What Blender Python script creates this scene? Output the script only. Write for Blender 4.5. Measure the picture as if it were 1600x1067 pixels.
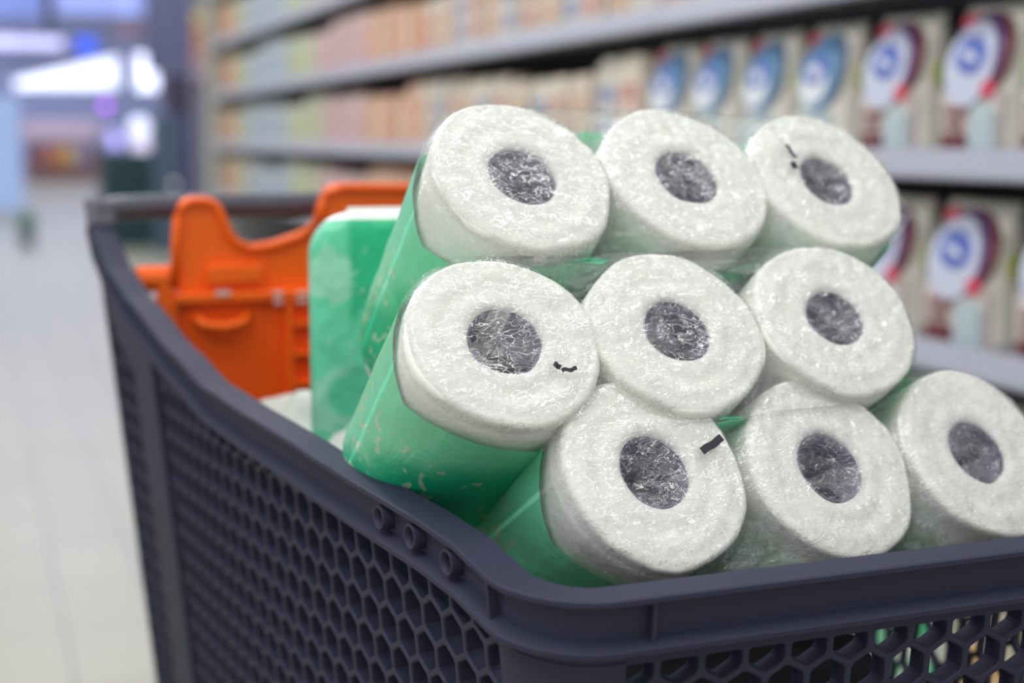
import bpy, bmesh, math, random
from math import sin, cos, tan, pi, radians, sqrt, atan2, hypot, exp
from mathutils import Vector, Matrix, noise
for o in list(bpy.data.objects): bpy.data.objects.remove(o)
SC = bpy.context.scene
COL = SC.collection
# ------------------------------------------------------------------ camera
CH = 1.10
YAW, PITCH, FPX = radians(20.7), radians(8.1), 2222.22
cam_d = bpy.data.cameras.new('camera'); cam = bpy.data.objects.new('camera', cam_d); COL.objects.link(cam)
cam.location = (0, 0, CH); cam.rotation_euler = (radians(90)-PITCH, 0, -YAW)
cam_d.lens = 50; cam_d.sensor_width = 36; cam_d.sensor_fit = 'HORIZONTAL'; cam_d.clip_start = .02; cam_d.clip_end = 200
cam_d.dof.use_dof = True; cam_d.dof.focus_distance = .795; cam_d.dof.aperture_fstop = 3.3; cam_d.dof.aperture_blades = 8
SC.camera = cam
CR = Vector((cos(YAW), -sin(YAW), 0)); CF = Vector((sin(YAW)*cos(PITCH), cos(YAW)*cos(PITCH), -sin(PITCH))); CU = CR.cross(CF)
CAMP = Vector((0, 0, CH))
def ray(px, py): return CR*((px-800)/FPX) - CU*((py-533.5)/FPX) + CF
def cs(x, y, z): return CAMP + CR*x + CU*y + CF*z            # metres right / up / forward of the tripod
def csd(x, y, z): return (CR*x + CU*y + CF*z).normalized()
def at_y(px, py, y): r = ray(px, py); return CAMP + r*(y/r.y)
def at_x(px, py, x): r = ray(px, py); return CAMP + r*(x/r.x)
# ------------------------------------------------------------------ world, lights, exposure
SC.view_settings.view_transform = 'Standard'; SC.view_settings.look = 'None'; SC.view_settings.gamma = 1
SC.view_settings.exposure = 0.0
SC.view_settings.use_curve_mapping = False
w = bpy.data.worlds.new('world'); SC.world = w; w.use_nodes = True
w.node_tree.nodes['Background'].inputs[0].default_value = (.95, .98, 1, 1)
w.node_tree.nodes['Background'].inputs[1].default_value = .74
def area(x, y, z, sx, sy, p, col=(1, .98, .94), tgt=None):
    d = bpy.data.lights.new('ceiling_and_fill_light', 'AREA'); d.shape = 'RECTANGLE'; d.size = sx; d.size_y = sy; d.energy = p; d.color = col
    o = bpy.data.objects.new('ceiling_and_fill_light', d); COL.objects.link(o); o.location = (x, y, z)
    if tgt: o.rotation_euler = (Vector(tgt)-Vector((x, y, z))).to_track_quat('-Z', 'Y').to_euler()
    return o
area(-.25, -2.2, 3.4, .2, 2.2, 12)
area(-.25, .6, 3.4, .2, 2.2, 13)
area(-.1, 3.4, 3.4, .22, 2.2, 34)
area(0, 6.2, 3.4, .22, 2.2, 38)
area(2, 38, 5.6, 6, 10, 600, (.74, .78, 1))
area(1.75, .3, 3.5, .08, 2.6, 22)  # unseen lamp added so the wrap creases sparkle
area(-1.6, .4, 3.3, .2, 2.8, 46, (.98, .98, 1))  # unseen left lamp, strengthened as fill for the packs and shelf
area(1.4, 14, 4.6, 4, 10, 420, (.78, .84, 1))
area(1.6, 25, 5.6, 5, 8, 420, (.7, .74, 1))
# ------------------------------------------------------------------ helpers
def tag(o, label=None, cat=None, group=None, kind=None):
    if label: o['label'] = label
    if cat: o['category'] = cat
    if group: o['group'] = group
    if kind: o['kind'] = kind
    return o
def empty(name, loc=(0, 0, 0)):
    o = bpy.data.objects.new(name, None); o.empty_display_size = .05; o.location = loc; COL.objects.link(o); return o
def link(name, me, mats, parent=None, smooth=False):
    o = bpy.data.objects.new(name, me); COL.objects.link(o)
    if not isinstance(mats, (list, tuple)): mats = [mats]
    if not me.materials:
        for m in mats: me.materials.append(m)
    if smooth:
        for p in me.polygons: p.use_smooth = True
    if parent: o.parent = parent
    return o
def place(o, parent):   # parent whose location is not the origin: keep the mesh in world coordinates
    o.parent = parent; o.matrix_parent_inverse = Matrix.Translation(-Vector(parent.location)); return o
def mesh(name, vs, fs, mats, parent=None, smooth=False, mi=None):
    me = bpy.data.meshes.new(name); me.from_pydata([tuple(v) for v in vs], [], fs); me.update()
    o = link(name, me, mats, parent, smooth)
    if mi:
        for p, i in zip(me.polygons, mi): p.material_index = i
    return o
def fix(o):
    bm = bmesh.new(); bm.from_mesh(o.data); bmesh.ops.recalc_face_normals(bm, faces=bm.faces); bm.to_mesh(o.data); bm.free(); return o
class MB:
    def __init__(s): s.v = []; s.f = []; s.m = []
    def box(s, x0, y0, z0, x1, y1, z1, m=0):
        b = len(s.v)
        s.v += [(x0,y0,z0),(x1,y0,z0),(x1,y1,z0),(x0,y1,z0),(x0,y0,z1),(x1,y0,z1),(x1,y1,z1),(x0,y1,z1)]
        for f in ((0,3,2,1),(4,5,6,7),(0,1,5,4),(1,2,6,5),(2,3,7,6),(3,0,4,7)): s.f.append(tuple(b+i for i in f)); s.m.append(m)
        return s
    def prism(s, pts, axis, a, b, m=0):      # closed outline pts extruded along an axis
        def P(p, q):
            if axis == 'x': return (q, p[0], p[1])
            if axis == 'y': return (p[0], q, p[1])
            return (p[0], p[1], q)
        o = len(s.v); n = len(pts)
        s.v += [P(p, a) for p in pts]+[P(p, b) for p in pts]
        s.f.append(tuple(range(o, o+n))); s.m.append(m); s.f.append(tuple(range(o+2*n-1, o+n-1, -1))); s.m.append(m)
        for i in range(n): s.f.append((o+i, o+(i+1) % n, o+n+(i+1) % n, o+n+i)); s.m.append(m)
        return s
    def tube(s, path, r, n=12, m=0, caps=True):
        path = [Vector(p) for p in path]; o = len(s.v); k = len(path)
        rs = r if isinstance(r, (list, tuple)) else [r]*k
        for i, p in enumerate(path):
            t = (path[min(i+1, k-1)]-path[max(i-1, 0)]).normalized()
            a = t.cross(Vector((0, 0, 1)) if abs(t.z) < .9 else Vector((1, 0, 0))).normalized(); b = t.cross(a)
            for j in range(n):
                q = p + (a*cos(2*pi*j/n)+b*sin(2*pi*j/n))*rs[i]; s.v.append(tuple(q))
        for i in range(k-1):
            for j in range(n):
                s.f.append((o+i*n+j, o+i*n+(j+1) % n, o+(i+1)*n+(j+1) % n, o+(i+1)*n+j)); s.m.append(m)
        if caps:
            s.f.append(tuple(o+j for j in range(n))); s.m.append(m); s.f.append(tuple(o+(k-1)*n+j for j in range(n))); s.m.append(m)
        return s
    def lathe(s, prof, c=(0, 0, 0), n=24, m=0):
        o = len(s.v); k = len(prof)
        for (r, z) in prof:
            for j in range(n): s.v.append((c[0]+r*cos(2*pi*j/n), c[1]+r*sin(2*pi*j/n), c[2]+z))
        for i in range(k-1):
            for j in range(n): s.f.append((o+i*n+j, o+i*n+(j+1) % n, o+(i+1)*n+(j+1) % n, o+(i+1)*n+j)); s.m.append(m)
        s.f.append(tuple(o+j for j in range(n))); s.m.append(m); s.f.append(tuple(o+(k-1)*n+j for j in range(n))); s.m.append(m)
        return s
    def build(s, name, mats, parent=None, smooth=False, bevel=0):
        o = mesh(name, s.v, s.f, mats, parent, smooth, s.m); fix(o)
        if bevel:
            b = o.modifiers.new('bevel', 'BEVEL'); b.width = bevel; b.segments = 2; b.limit_method = 'ANGLE'; b.angle_limit = radians(40)
        return o
def arcpts(cx, cy, r, a0, a1, n): return [(cx+r*cos(a0+(a1-a0)*i/n), cy+r*sin(a0+(a1-a0)*i/n)) for i in range(n+1)]
def lerp(a, b, t): return a+(b-a)*t
# ------------------------------------------------------------------ materials
def srgb(c): return tuple((x/255/12.92 if x/255 <= .04045 else ((x/255+.055)/1.055)**2.4) for x in c)+(1,)
def mat(name, c, rough=.6, spec=.5, bump=0, scale=40, emit=0, metal=0, var=0, detail=4, dist=.001):
    m = bpy.data.materials.new(name); m.use_nodes = True; nt = m.node_tree; N = nt.nodes; L = nt.links; b = N['Principled BSDF']
    col = srgb(c); b.inputs['Base Color'].default_value = col; b.inputs['Roughness'].default_value = rough
    b.inputs['Specular IOR Level'].default_value = spec; b.inputs['Metallic'].default_value = metal
    if emit: b.inputs['Emission Color'].default_value = col; b.inputs['Emission Strength'].default_value = emit
    tc = N.new('ShaderNodeTexCoord')
    nz = N.new('ShaderNodeTexNoise'); nz.inputs['Scale'].default_value = scale; nz.inputs['Detail'].default_value = detail; L.new(tc.outputs['Object'], nz.inputs['Vector'])
    if bump:
        bp = N.new('ShaderNodeBump'); bp.inputs['Strength'].default_value = bump; bp.inputs['Distance'].default_value = dist
        L.new(nz.outputs['Fac'], bp.inputs['Height']); L.new(bp.outputs['Normal'], b.inputs['Normal'])
    if var:
        mx = N.new('ShaderNodeMixRGB'); mx.blend_type = 'MULTIPLY'; mx.inputs[0].default_value = 1; mx.inputs[1].default_value = col
        mr = N.new('ShaderNodeMapRange'); mr.inputs['From Min'].default_value = .3; mr.inputs['From Max'].default_value = .7
        mr.inputs['To Min'].default_value = 1-var; mr.inputs['To Max'].default_value = 1+var*.4
        L.new(nz.outputs['Fac'], mr.inputs['Value']); L.new(mr.outputs['Result'], mx.inputs[2]); L.new(mx.outputs[0], b.inputs['Base Color'])
    return m
M_PL = mat('cart_plastic', (50, 51, 72), .58, .28, .25, 900, var=.06, dist=.0003)
M_PL2 = mat('handle_plastic', (72, 72, 84), .4, .5, .2, 300, dist=.0003)
M_OR = mat('orange_plastic', (255, 104, 10), .42, .4, .1, 60, dist=.0005)
M_OR2 = mat('orange_recess', (255, 92, 8), .5, .3)
M_MET = mat('steel', (150, 150, 155), .35, .5, metal=.9)
M_BLK = mat('black_rubber', (24, 24, 28), .6)
M_HOLE = mat('hole_shade', (22, 22, 30), .6)
M_CARD = mat('core_card', (96, 93, 116), .85, .2, .2, 200)
M_SHELF = mat('shelf_metal', (172, 174, 186), .45, .5, .02, 20)
M_BACKP = mat('shelf_back', (46, 44, 48), .7)
M_RAIL = mat('price_rail', (176, 178, 194), .35, .5, .02, 20)
M_INK = mat('ink_black', (38, 38, 48), .6)
def m_paper():
    m = mat('tissue_paper', (243, 244, 237), .95, .1); N = m.node_tree.nodes; L = m.node_tree.links; b = N['Principled BSDF']
    tc = N.new('ShaderNodeTexCoord'); n1 = N.new('ShaderNodeTexNoise'); n1.inputs['Scale'].default_value = 260; n1.inputs['Detail'].default_value = 6
    v = N.new('ShaderNodeTexVoronoi'); v.inputs['Scale'].default_value = 190
    ad = N.new('ShaderNodeMath'); ad.operation = 'MULTIPLY_ADD'; ad.inputs[1].default_value = .6
    L.new(tc.outputs['Object'], n1.inputs['Vector']); L.new(tc.outputs['Object'], v.inputs['Vector'])
    L.new(v.outputs['Distance'], ad.inputs[0]); L.new(n1.outputs['Fac'], ad.inputs[2])
    bp = N.new('ShaderNodeBump'); bp.inputs['Strength'].default_value = .3; bp.inputs['Distance'].default_value = .001
    L.new(ad.outputs[0], bp.inputs['Height']); L.new(bp.outputs['Normal'], b.inputs['Normal'])
    b.inputs['Subsurface Weight'].default_value = .0
    return m
M_PAPER = m_paper()
def m_film(name, seed, edge=-.022, amp=.012):
    """clear crinkled wrap, printed green behind a zigzag edge; pack frame: z out of the roll ends, x along the row"""
    m = bpy.data.materials.new(name); m.use_nodes = True; nt = m.node_tree; N = nt.nodes; L = nt.links; N.clear()
    out = N.new('ShaderNodeOutputMaterial'); tc = N.new('ShaderNodeTexCoord'); sp = N.new('ShaderNodeSeparateXYZ'); L.new(tc.outputs['Object'], sp.inputs[0])
    def math(op, a, b=None, c=None):
        n = N.new('ShaderNodeMath'); n.operation = op
        for i, x in enumerate((a, b, c)):
            if x is None: continue
            if isinstance(x, (int, float)): n.inputs[i].default_value = x
            else: L.new(x, n.inputs[i])
        return n.outputs[0]
    def nz(scale, det=3, rough=.5, vec=None, dist=0):
        n = N.new('ShaderNodeTexNoise'); n.inputs['Scale'].default_value = scale; n.inputs['Detail'].default_value = det; n.inputs['Roughness'].default_value = rough
        n.inputs['Distortion'].default_value = dist
        L.new(vec or tc.outputs['Object'], n.inputs['Vector']); return n.outputs['Fac']
    # zigzag print edge
    tri = math('PINGPONG', math('MULTIPLY_ADD', sp.outputs[1], 1.0, math('MULTIPLY', sp.outputs[0], .45)), .045)
    e = math('MULTIPLY_ADD', tri, -.5, edge+.004)
    e = math('ADD', e, math('MULTIPLY', nz(9), .004))
    green = math('LESS_THAN', sp.outputs[2], e)
    # crinkle height
    mp = N.new('ShaderNodeMapping'); mp.inputs['Scale'].default_value = (1, 1.8, 1); mp.inputs['Location'].default_value = (seed, seed*.7, 0); mp.inputs['Rotation'].default_value = (0, 0, radians(12)); L.new(tc.outputs['Object'], mp.inputs['Vector'])
    wn = N.new('ShaderNodeTexNoise'); wn.inputs['Scale'].default_value = 60; L.new(mp.outputs[0], wn.inputs['Vector'])
    wv = N.new('ShaderNodeMixRGB'); wv.blend_type = 'LINEAR_LIGHT'; wv.inputs[0].default_value = .012; L.new(mp.outputs[0], wv.inputs[1]); L.new(wn.outputs['Color'], wv.inputs[2])
    v1 = N.new('ShaderNodeTexVoronoi'); v1.feature = 'DISTANCE_TO_EDGE'; v1.inputs['Scale'].default_value = 95; L.new(wv.outputs[0], v1.inputs['Vector'])
    v2 = N.new('ShaderNodeTexVoronoi'); v2.feature = 'DISTANCE_TO_EDGE'; v2.inputs['Scale'].default_value = 240; L.new(wv.outputs[0], v2.inputs['Vector'])
    c1 = math('MINIMUM', v1.outputs['Distance'], .16); c2 = math('MINIMUM', v2.outputs['Distance'], .2)
    h = math('MULTIPLY_ADD', c1, 1.6, math('MULTIPLY', c2, .7)); h = math('ADD', h, math('MULTIPLY', nz(34, 4, .6, mp.outputs[0], .6), 1.6))
    h = math('ADD', h, math('MULTIPLY', nz(420, 3, .6, mp.outputs[0]), .22))
    bp = N.new('ShaderNodeBump'); bp.inputs['Strength'].default_value = 1; bp.inputs['Distance'].default_value = .0019; L.new(h, bp.inputs['Height'])
    gl = N.new('ShaderNodeBsdfGlossy'); gl.inputs['Roughness'].default_value = .13; gl.inputs['Color'].default_value = (1, 1, 1, 1); L.new(bp.outputs[0], gl.inputs['Normal'])
    tr = N.new('ShaderNodeBsdfTransparent'); tr.inputs['Color'].default_value = (.965, .97, .965, 1)
    # bright crease lines put in as a glossier mask over the wrap
    def fold(scale, wd, ns, thr, rot, st):
        q = N.new('ShaderNodeMapping'); q.inputs['Scale'].default_value = st; q.inputs['Location'].default_value = (seed*1.7, seed, 0); q.inputs['Rotation'].default_value = (0, 0, rot); L.new(wv.outputs[0], q.inputs['Vector'])
        v = N.new('ShaderNodeTexVoronoi'); v.feature = 'DISTANCE_TO_EDGE'; v.inputs['Scale'].default_value = scale; L.new(q.outputs[0], v.inputs['Vector'])
        r_ = N.new('ShaderNodeMapRange'); L.new(v.outputs['Distance'], r_.inputs['Value']); r_.inputs['From Min'].default_value = wd; r_.inputs['From Max'].default_value = wd*.2
        g = N.new('ShaderNodeMapRange'); L.new(nz(ns, 3, .6, q.outputs[0], .5), g.inputs['Value']); g.inputs['From Min'].default_value = thr; g.inputs['From Max'].default_value = thr+.07
        return math('MULTIPLY', r_.outputs[0], g.outputs[0])
    cr = math('MAXIMUM', fold(105, .045, 70, .47, .3, (1, 1.5, 1)), fold(240, .085, 60, .50, 1.1, (1.5, 1, 1)))
    cr = math('MAXIMUM', cr, fold(52, .022, 40, .44, -.4, (1, 2.2, 1)))
    gf = N.new('ShaderNodeBsdfGlossy'); gf.inputs['Roughness'].default_value = .38; gf.inputs['Color'].default_value = (1, 1, 1, 1)
    bf = N.new('ShaderNodeBump'); bf.inputs['Strength'].default_value = .6; bf.inputs['Distance'].default_value = .0008; L.new(h, bf.inputs['Height']); L.new(bf.outputs[0], gf.inputs['Normal'])
    lw = N.new('ShaderNodeLayerWeight'); lw.inputs['Blend'].default_value = .2; L.new(bp.outputs[0], lw.inputs['Normal'])
    fac = math('MINIMUM', math('MULTIPLY_ADD', lw.outputs['Fresnel'], .5, .03), math('MULTIPLY_ADD', math('GREATER_THAN', sp.outputs[2], -.006), .25, .16))
    # thin milky haze of the crumpled wrap
    df = N.new('ShaderNodeBsdfDiffuse'); df.inputs['Color'].default_value = (.86, .88, .88, 1); L.new(bp.outputs[0], df.inputs['Normal'])
    hz = N.new('ShaderNodeMixShader'); 
    big = math('SUBTRACT', nz(26, 3, .55, mp.outputs[0], 1.0), .38)
    L.new(math('MINIMUM', math('MAXIMUM', math('MULTIPLY', big, .7), .02), .22), hz.inputs[0]); L.new(tr.outputs[0], hz.inputs[1]); L.new(df.outputs[0], hz.inputs[2])
    cl0 = N.new('ShaderNodeMixShader'); L.new(fac, cl0.inputs[0]); L.new(hz.outputs[0], cl0.inputs[1]); L.new(gl.outputs[0], cl0.inputs[2])
    clear = N.new('ShaderNodeMixShader'); L.new(math('MULTIPLY', cr, math('MULTIPLY_ADD', math('GREATER_THAN', sp.outputs[2], -.006), .36, .05)), clear.inputs[0]); L.new(cl0.outputs[0], clear.inputs[1]); L.new(gf.outputs[0], clear.inputs[2])
    # printed part: green ink with a pale leaf pattern
    pr = N.new('ShaderNodeBsdfPrincipled'); pr.inputs['Roughness'].default_value = .3
    ra = N.new('ShaderNodeMixRGB'); ra.inputs[1].default_value = srgb((122, 222, 178)); ra.inputs[2].default_value = srgb((8, 190, 134))
    mz = N.new('ShaderNodeMapRange'); mz.interpolation_type = 'SMOOTHSTEP'
    L.new(math('ADD', sp.outputs[2], math('MULTIPLY_ADD', sp.outputs[1], 1.1, math('MULTIPLY', nz(11, 3), .12))), mz.inputs['Value'])
    mz.inputs['From Min'].default_value = -.085; mz.inputs['From Max'].default_value = -.035; mz.inputs['To Min'].default_value = 1; mz.inputs['To Max'].default_value = 0
    L.new(mz.outputs[0], ra.inputs[0])
    lf = N.new('ShaderNodeMapRange'); L.new(nz(48, 1.5, .4, mp.outputs[0], 1.4), lf.inputs['Value']); lf.inputs['From Min'].default_value = .62; lf.inputs['From Max'].default_value = .635
    dz = math('LESS_THAN', sp.outputs[2], edge-.05)
    rb = N.new('ShaderNodeMixRGB'); rb.inputs[2].default_value = srgb((196, 214, 190)); L.new(math('MULTIPLY', math('MULTIPLY', lf.outputs[0], dz), .7), rb.inputs[0]); L.new(ra.outputs[0], rb.inputs[1]); L.new(rb.outputs[0], pr.inputs['Base Color'])
    b2 = N.new('ShaderNodeBump'); b2.inputs['Strength'].default_value = .5; b2.inputs['Distance'].default_value = .0014
    h2 = math('ADD', math('MULTIPLY', nz(24, 4, .6, mp.outputs[0], .8), 2.2), math('MULTIPLY', c1, .35)); L.new(h2, b2.inputs['Height']); L.new(b2.outputs[0], pr.inputs['Normal'])
    pt = N.new('ShaderNodeMixShader'); pt.inputs[0].default_value = .93; L.new(tr.outputs[0], pt.inputs[1]); L.new(pr.outputs[0], pt.inputs[2])
    fin = N.new('ShaderNodeMixShader'); L.new(green, fin.inputs[0]); L.new(clear.outputs[0], fin.inputs[1]); L.new(pt.outputs[0], fin.inputs[2]); L.new(fin.outputs[0], out.inputs[0])
    return m
# ------------------------------------------------------------------ setting: floor and hall beyond the aisle
def m_floor():
    m = mat('floor_tiles', (172, 168, 156), .38, .5); N = m.node_tree.nodes; L = m.node_tree.links; b = N['Principled BSDF']
    tc = N.new('ShaderNodeTexCoord'); mp = N.new('ShaderNodeMapping'); mp.inputs['Location'].default_value = (.052, 0, 0); L.new(tc.outputs['Object'], mp.inputs['Vector'])
    br = N.new('ShaderNodeTexBrick'); br.offset = 0; br.inputs['Scale'].default_value = 1; br.inputs['Mortar Size'].default_value = .004; br.inputs['Mortar Smooth'].default_value = .2
    br.inputs['Brick Width'].default_value = .2; br.inputs['Row Height'].default_value = .36
    br.inputs['Color1'].default_value = srgb((160, 155, 131)); br.inputs['Color2'].default_value = srgb((153, 148, 125)); br.inputs['Mortar'].default_value = srgb((118, 115, 100))
    L.new(mp.outputs[0], br.inputs['Vector']); L.new(br.outputs['Color'], b.inputs['Base Color'])
    bp = N.new('ShaderNodeBump'); bp.inputs['Strength'].default_value = .3; bp.inputs['Distance'].default_value = .002; bp.invert = True
    L.new(br.outputs['Fac'], bp.inputs['Height']); L.new(bp.outputs[0], b.inputs['Normal']); return m
tag(MB().box(-6, -4, -.05, 12, 47, 0).build('floor', m_floor()), kind='structure')
tag(MB().box(-6, 46, 0, 12, 46.2, 7).build('wall_back', mat('hall_wall', (170, 178, 214), .8)), kind='structure')
tag(MB().box(-6, 9.2, 5.9, 12, 46, 6.0).build('ceiling', mat('hall_ceiling', (130, 136, 176), .8)), kind='structure')
# ------------------------------------------------------------------ shelving along the right of the aisle
SX = 1.30; SHZ = [CH-1.14, CH-.862, CH-.569, CH-.293, CH-.017, CH+.257, CH+.533, CH+.81]
SHZ[0] = .10; SHZ = [z for z in SHZ]
def shelving(y0, y1, label):
    root = empty('shelving_unit', (SX+.25, y0, 0)); tag(root, label, 'shelves', 'shelving along the right of the aisle')
    place(MB().box(SX+.462, y0+.002, 0, SX+.49, y1-.002, 2.15).build('back_panel', M_BACKP), root)
    for z in SHZ:
        place(MB().box(SX+.006, y0+.004, z-.028, SX+.46, y1-.004, z-.006).build('shelf_board', M_SHELF), root)
        prof = [(SX+.006, z+.004), (SX-.006, z+.004), (SX-.016, z-.030), (SX-.016, z-.038), (SX-.004, z-.042), (SX+.006, z-.040)]
        place(MB().prism([(p[0], p[1]) for p in prof], 'y', y0+.003, y1-.003).build('price_rail', M_RAIL), root)
    place(MB().box(SX+.43, y0+.004, 0, SX+.46, y0+.028, 2.15).build('upright', M_SHELF), root)
    return root
shelving(-.1, 2.63, 'grey metal shelving bay nearest the trolley holding white logo bags')
shelving(2.63, 5.4, 'middle grey metal shelving bay with pastel packets behind the paper rolls')
shelving(5.4, 8.15, 'farthest grey metal shelving bay at the end of the aisle')
tag(MB().box(SX-.03, 8.16, 0, SX+.5, 8.30, 2.3).build('end_panel', mat('end_panel', (186, 184, 176), .6), bevel=.004), 'tall pale grey end panel closing the far end of the shelving', 'end panel')
# near bags with blue ovals
def ell(cy, cz, a, b, x0, x1, n=28, rot=0):
    return [(cy+a*cos(t)*cos(rot)-b*sin(t)*sin(rot), cz+a*cos(t)*sin(rot)+b*sin(t)*cos(rot)) for t in [2*pi*i/n for i in range(n)]]
M_BAG = mat('bag_cream', (236, 232, 222), .45, .5, .5, 25, dist=.004)
M_BAGPINK = mat('bag_lower', (222, 208, 206), .5)
M_WHITE = mat('print_white', (232, 236, 244), .5); M_NAVY = mat('print_blue', (86, 108, 190), .5); M_BADGE = mat('badge_pale', (206, 212, 234), .5); M_RING = mat('print_ring', (96, 110, 190), .5)
M_PUR = mat('print_purple', (84, 44, 104), .5); M_MAR = mat('print_maroon', (122, 62, 66), .5); M_RED = mat('print_red', (214, 76, 100), .5)
M_BRN = mat('print_brown', (140, 96, 92), .5); M_LBL = mat('print_paleblue', (190, 208, 214), .5); M_YG = mat('print_lime', (190, 200, 110), .5)
M_SKY = mat('print_sky', (104, 150, 196), .5); M_TEAL = mat('print_steel', (96, 128, 160), .5)
def bag_mesh(W, D, H):     # pillow pouch: facing -x, width along y
    nu, nz_ = 24, 14; vs = []; fs = []
    for k in range(nz_+1):
        t = k/nz_; z = H*t; th = D*(1-.78*t**3)*(1-.12*(1-t)**6); wd = W*(1-.05*sin(pi*t))
        for j in range(nu):
            a = 2*pi*j/nu; ca, sa = cos(a), sin(a); e = .55
            x = D/2-th/2*math.copysign(abs(ca)**e, ca); y = wd/2*math.copysign(abs(sa)**e, sa)
            vs.append((x, y, z+.004*sin(3*a)*t))
    for k in range(nz_):
        for j in range(nu): fs.append((k*nu+j, k*nu+(j+1) % nu, (k+1)*nu+(j+1) % nu, (k+1)*nu+j))
    fs.append(tuple(range(nu))); fs.append(tuple(range(nz_*nu, nz_*nu+nu))); return vs, fs
def make_bag(kind):
    W, D, H = .150, .10, .208
    root = empty('wrapped_bag')
    vs, fs = bag_mesh(W, D, H); fix(mesh('pouch', vs, fs, M_BAG, root, True))
    def decal(name, pts, m, lvl):
        # follows the pouch front, raised a little per layer
        def fx(z): t = max(0, min(1, z/H)); th = D*(1-.78*t**3)*(1-.12*(1-t)**6); return D/2-th/2
        n = len(pts); cy = sum(p[0] for p in pts)/n; cz = sum(p[1] for p in pts)/n; off = .0012*lvl
        v = [(fx(cz)-off-.001, cy, cz)]+[(fx(p[1])-off-.001, p[0], p[1]) for p in pts]+[(fx(p[1])+.004, p[0], p[1]) for p in pts]
        f = [(0, 1+i, 1+(i+1) % n) for i in range(n)]+[(1+i, 1+(i+1) % n, 1+n+(i+1) % n, 1+n+i) for i in range(n)]
        fix(mesh(name, v, f, m, root))
    y = 0
    if kind == 'maroon':
        decal('lower_panel', [(-.066, .004), (.066, .004), (.068, .09), (-.068, .09)], M_BAGPINK, .5)
        decal('crescent', ell(-.006, .138, .067, .062, 0, 0), M_MAR, 1)
        decal('purple_arc', ell(.003, .134, .064, .064, 0, 0), M_PUR, 2)
        decal('red_corner', ell(.040, .190, .018, .010, 0, 0), M_RED, 3)
        decal('oval_badge', ell(.009, .128, .055, .060, 0, 0), M_BADGE, 4)
        decal('logo_ring', ell(.008, .140, .037, .026, 0, 0, rot=.25), M_NAVY, 5)
        decal('logo_centre', ell(.010, .139, .024, .006, 0, 0, rot=.35), M_BADGE, 6)
        decal('red_fruit', ell(-.043, .092, .013, .013, 0, 0), M_RED, 6)
        decal('brown_lettering', [(.0, .058), (.05, .058), (.05, .068), (.0, .068)], M_BRN, 6)
        decal('brown_lettering', [(.012, .04), (.05, .04), (.05, .048), (.012, .048)], M_BRN, 6)
        decal('maroon_base', [(.005, .008), (.055, .008), (.055, .03), (.005, .03)], M_MAR, 6)
        decal('pale_blue_patch', [(-.06, .006), (-.005, .006), (-.012, .066), (-.045, .072), (-.06, .06)], M_LBL, 6)
    else:
        decal('steel_arc', ell(-.008, .132, .064, .066, 0, 0), M_TEAL, 1)
        decal('oval_badge', ell(.004, .128, .055, .058, 0, 0), M_SKY, 2)
        decal('red_corner', ell(.045, .190, .018, .009, 0, 0), M_RED, 3)
        decal('cloud_patch', ell(.008, .112, .044, .034, 0, 0), M_WHITE, 3)
        decal('logo_ring', ell(.006, .136, .034, .024, 0, 0), M_NAVY, 4)
        decal('logo_centre', ell(.006, .136, .020, .009, 0, 0, rot=.3), M_WHITE, 5)
        decal('pale_blue_patch', [(-.055, .006), (.055, .006), (.05, .06), (-.05, .066)], M_LBL, 4)
    # lime flower mark on the gusset
    o = MB(); o.prism(ell(.048, .12, .016, .02, 0, 0), 'y', -W/2-.0015, -W/2+.004); o.build('side_mark', M_YG, root)
    return root
def copy_tree(o, parent=None):
    c = o.copy(); COL.objects.link(c)
    if parent: c.parent = parent
    for ch in list(o.children): copy_tree(ch, c)
    return c
bags = {'maroon': make_bag('maroon'), 'blue': make_bag('blue')}; used = {}
rnd = random.Random(4)
bagspots = []
# (shelf index, y, kind, label)
for i, (y, k, lb) in enumerate([(1.50, 'maroon', 'maroon-edged bag cut by the right picture edge, upper row'), (1.675, 'maroon', 'maroon-edged oval logo bag, second from the right in the upper row'), (1.875, 'maroon', 'maroon-edged oval logo bag beside the first blue bag, upper row'),
        (2.075, 'blue', 'blue oval bag right beside the maroon-edged bags, upper row'), (2.262, 'blue', 'second blue oval bag counting leftward from the maroon ones'), (2.45, 'blue', 'third blue oval bag counting leftward from the maroon ones'), (2.635, 'blue', 'farthest blue oval bag, next to the pastel packets, upper row')]):
    bagspots.append((4, y, k, lb))
for y, lb in [(1.49, 'maroon-edged bag cut by the right picture edge, lower row'), (1.69, 'oval logo bag standing alone-looking right of the rolls, lower row'), (1.88, 'oval logo bag half hidden behind the stacked rolls, lower row')]:
    bagspots.append((3, y, 'maroon', lb))
for si, y, k, lb in bagspots:
    if k in used: r = copy_tree(bags[k])
    else: r = bags[k]; used[k] = 1
    r.location = (SX+.022, y, SHZ[si]-.006+.0005); r.rotation_euler = (0, 0, rnd.uniform(-.05, .05))
    tag(r, lb, 'bag', 'logo bags on the shelves')
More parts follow.
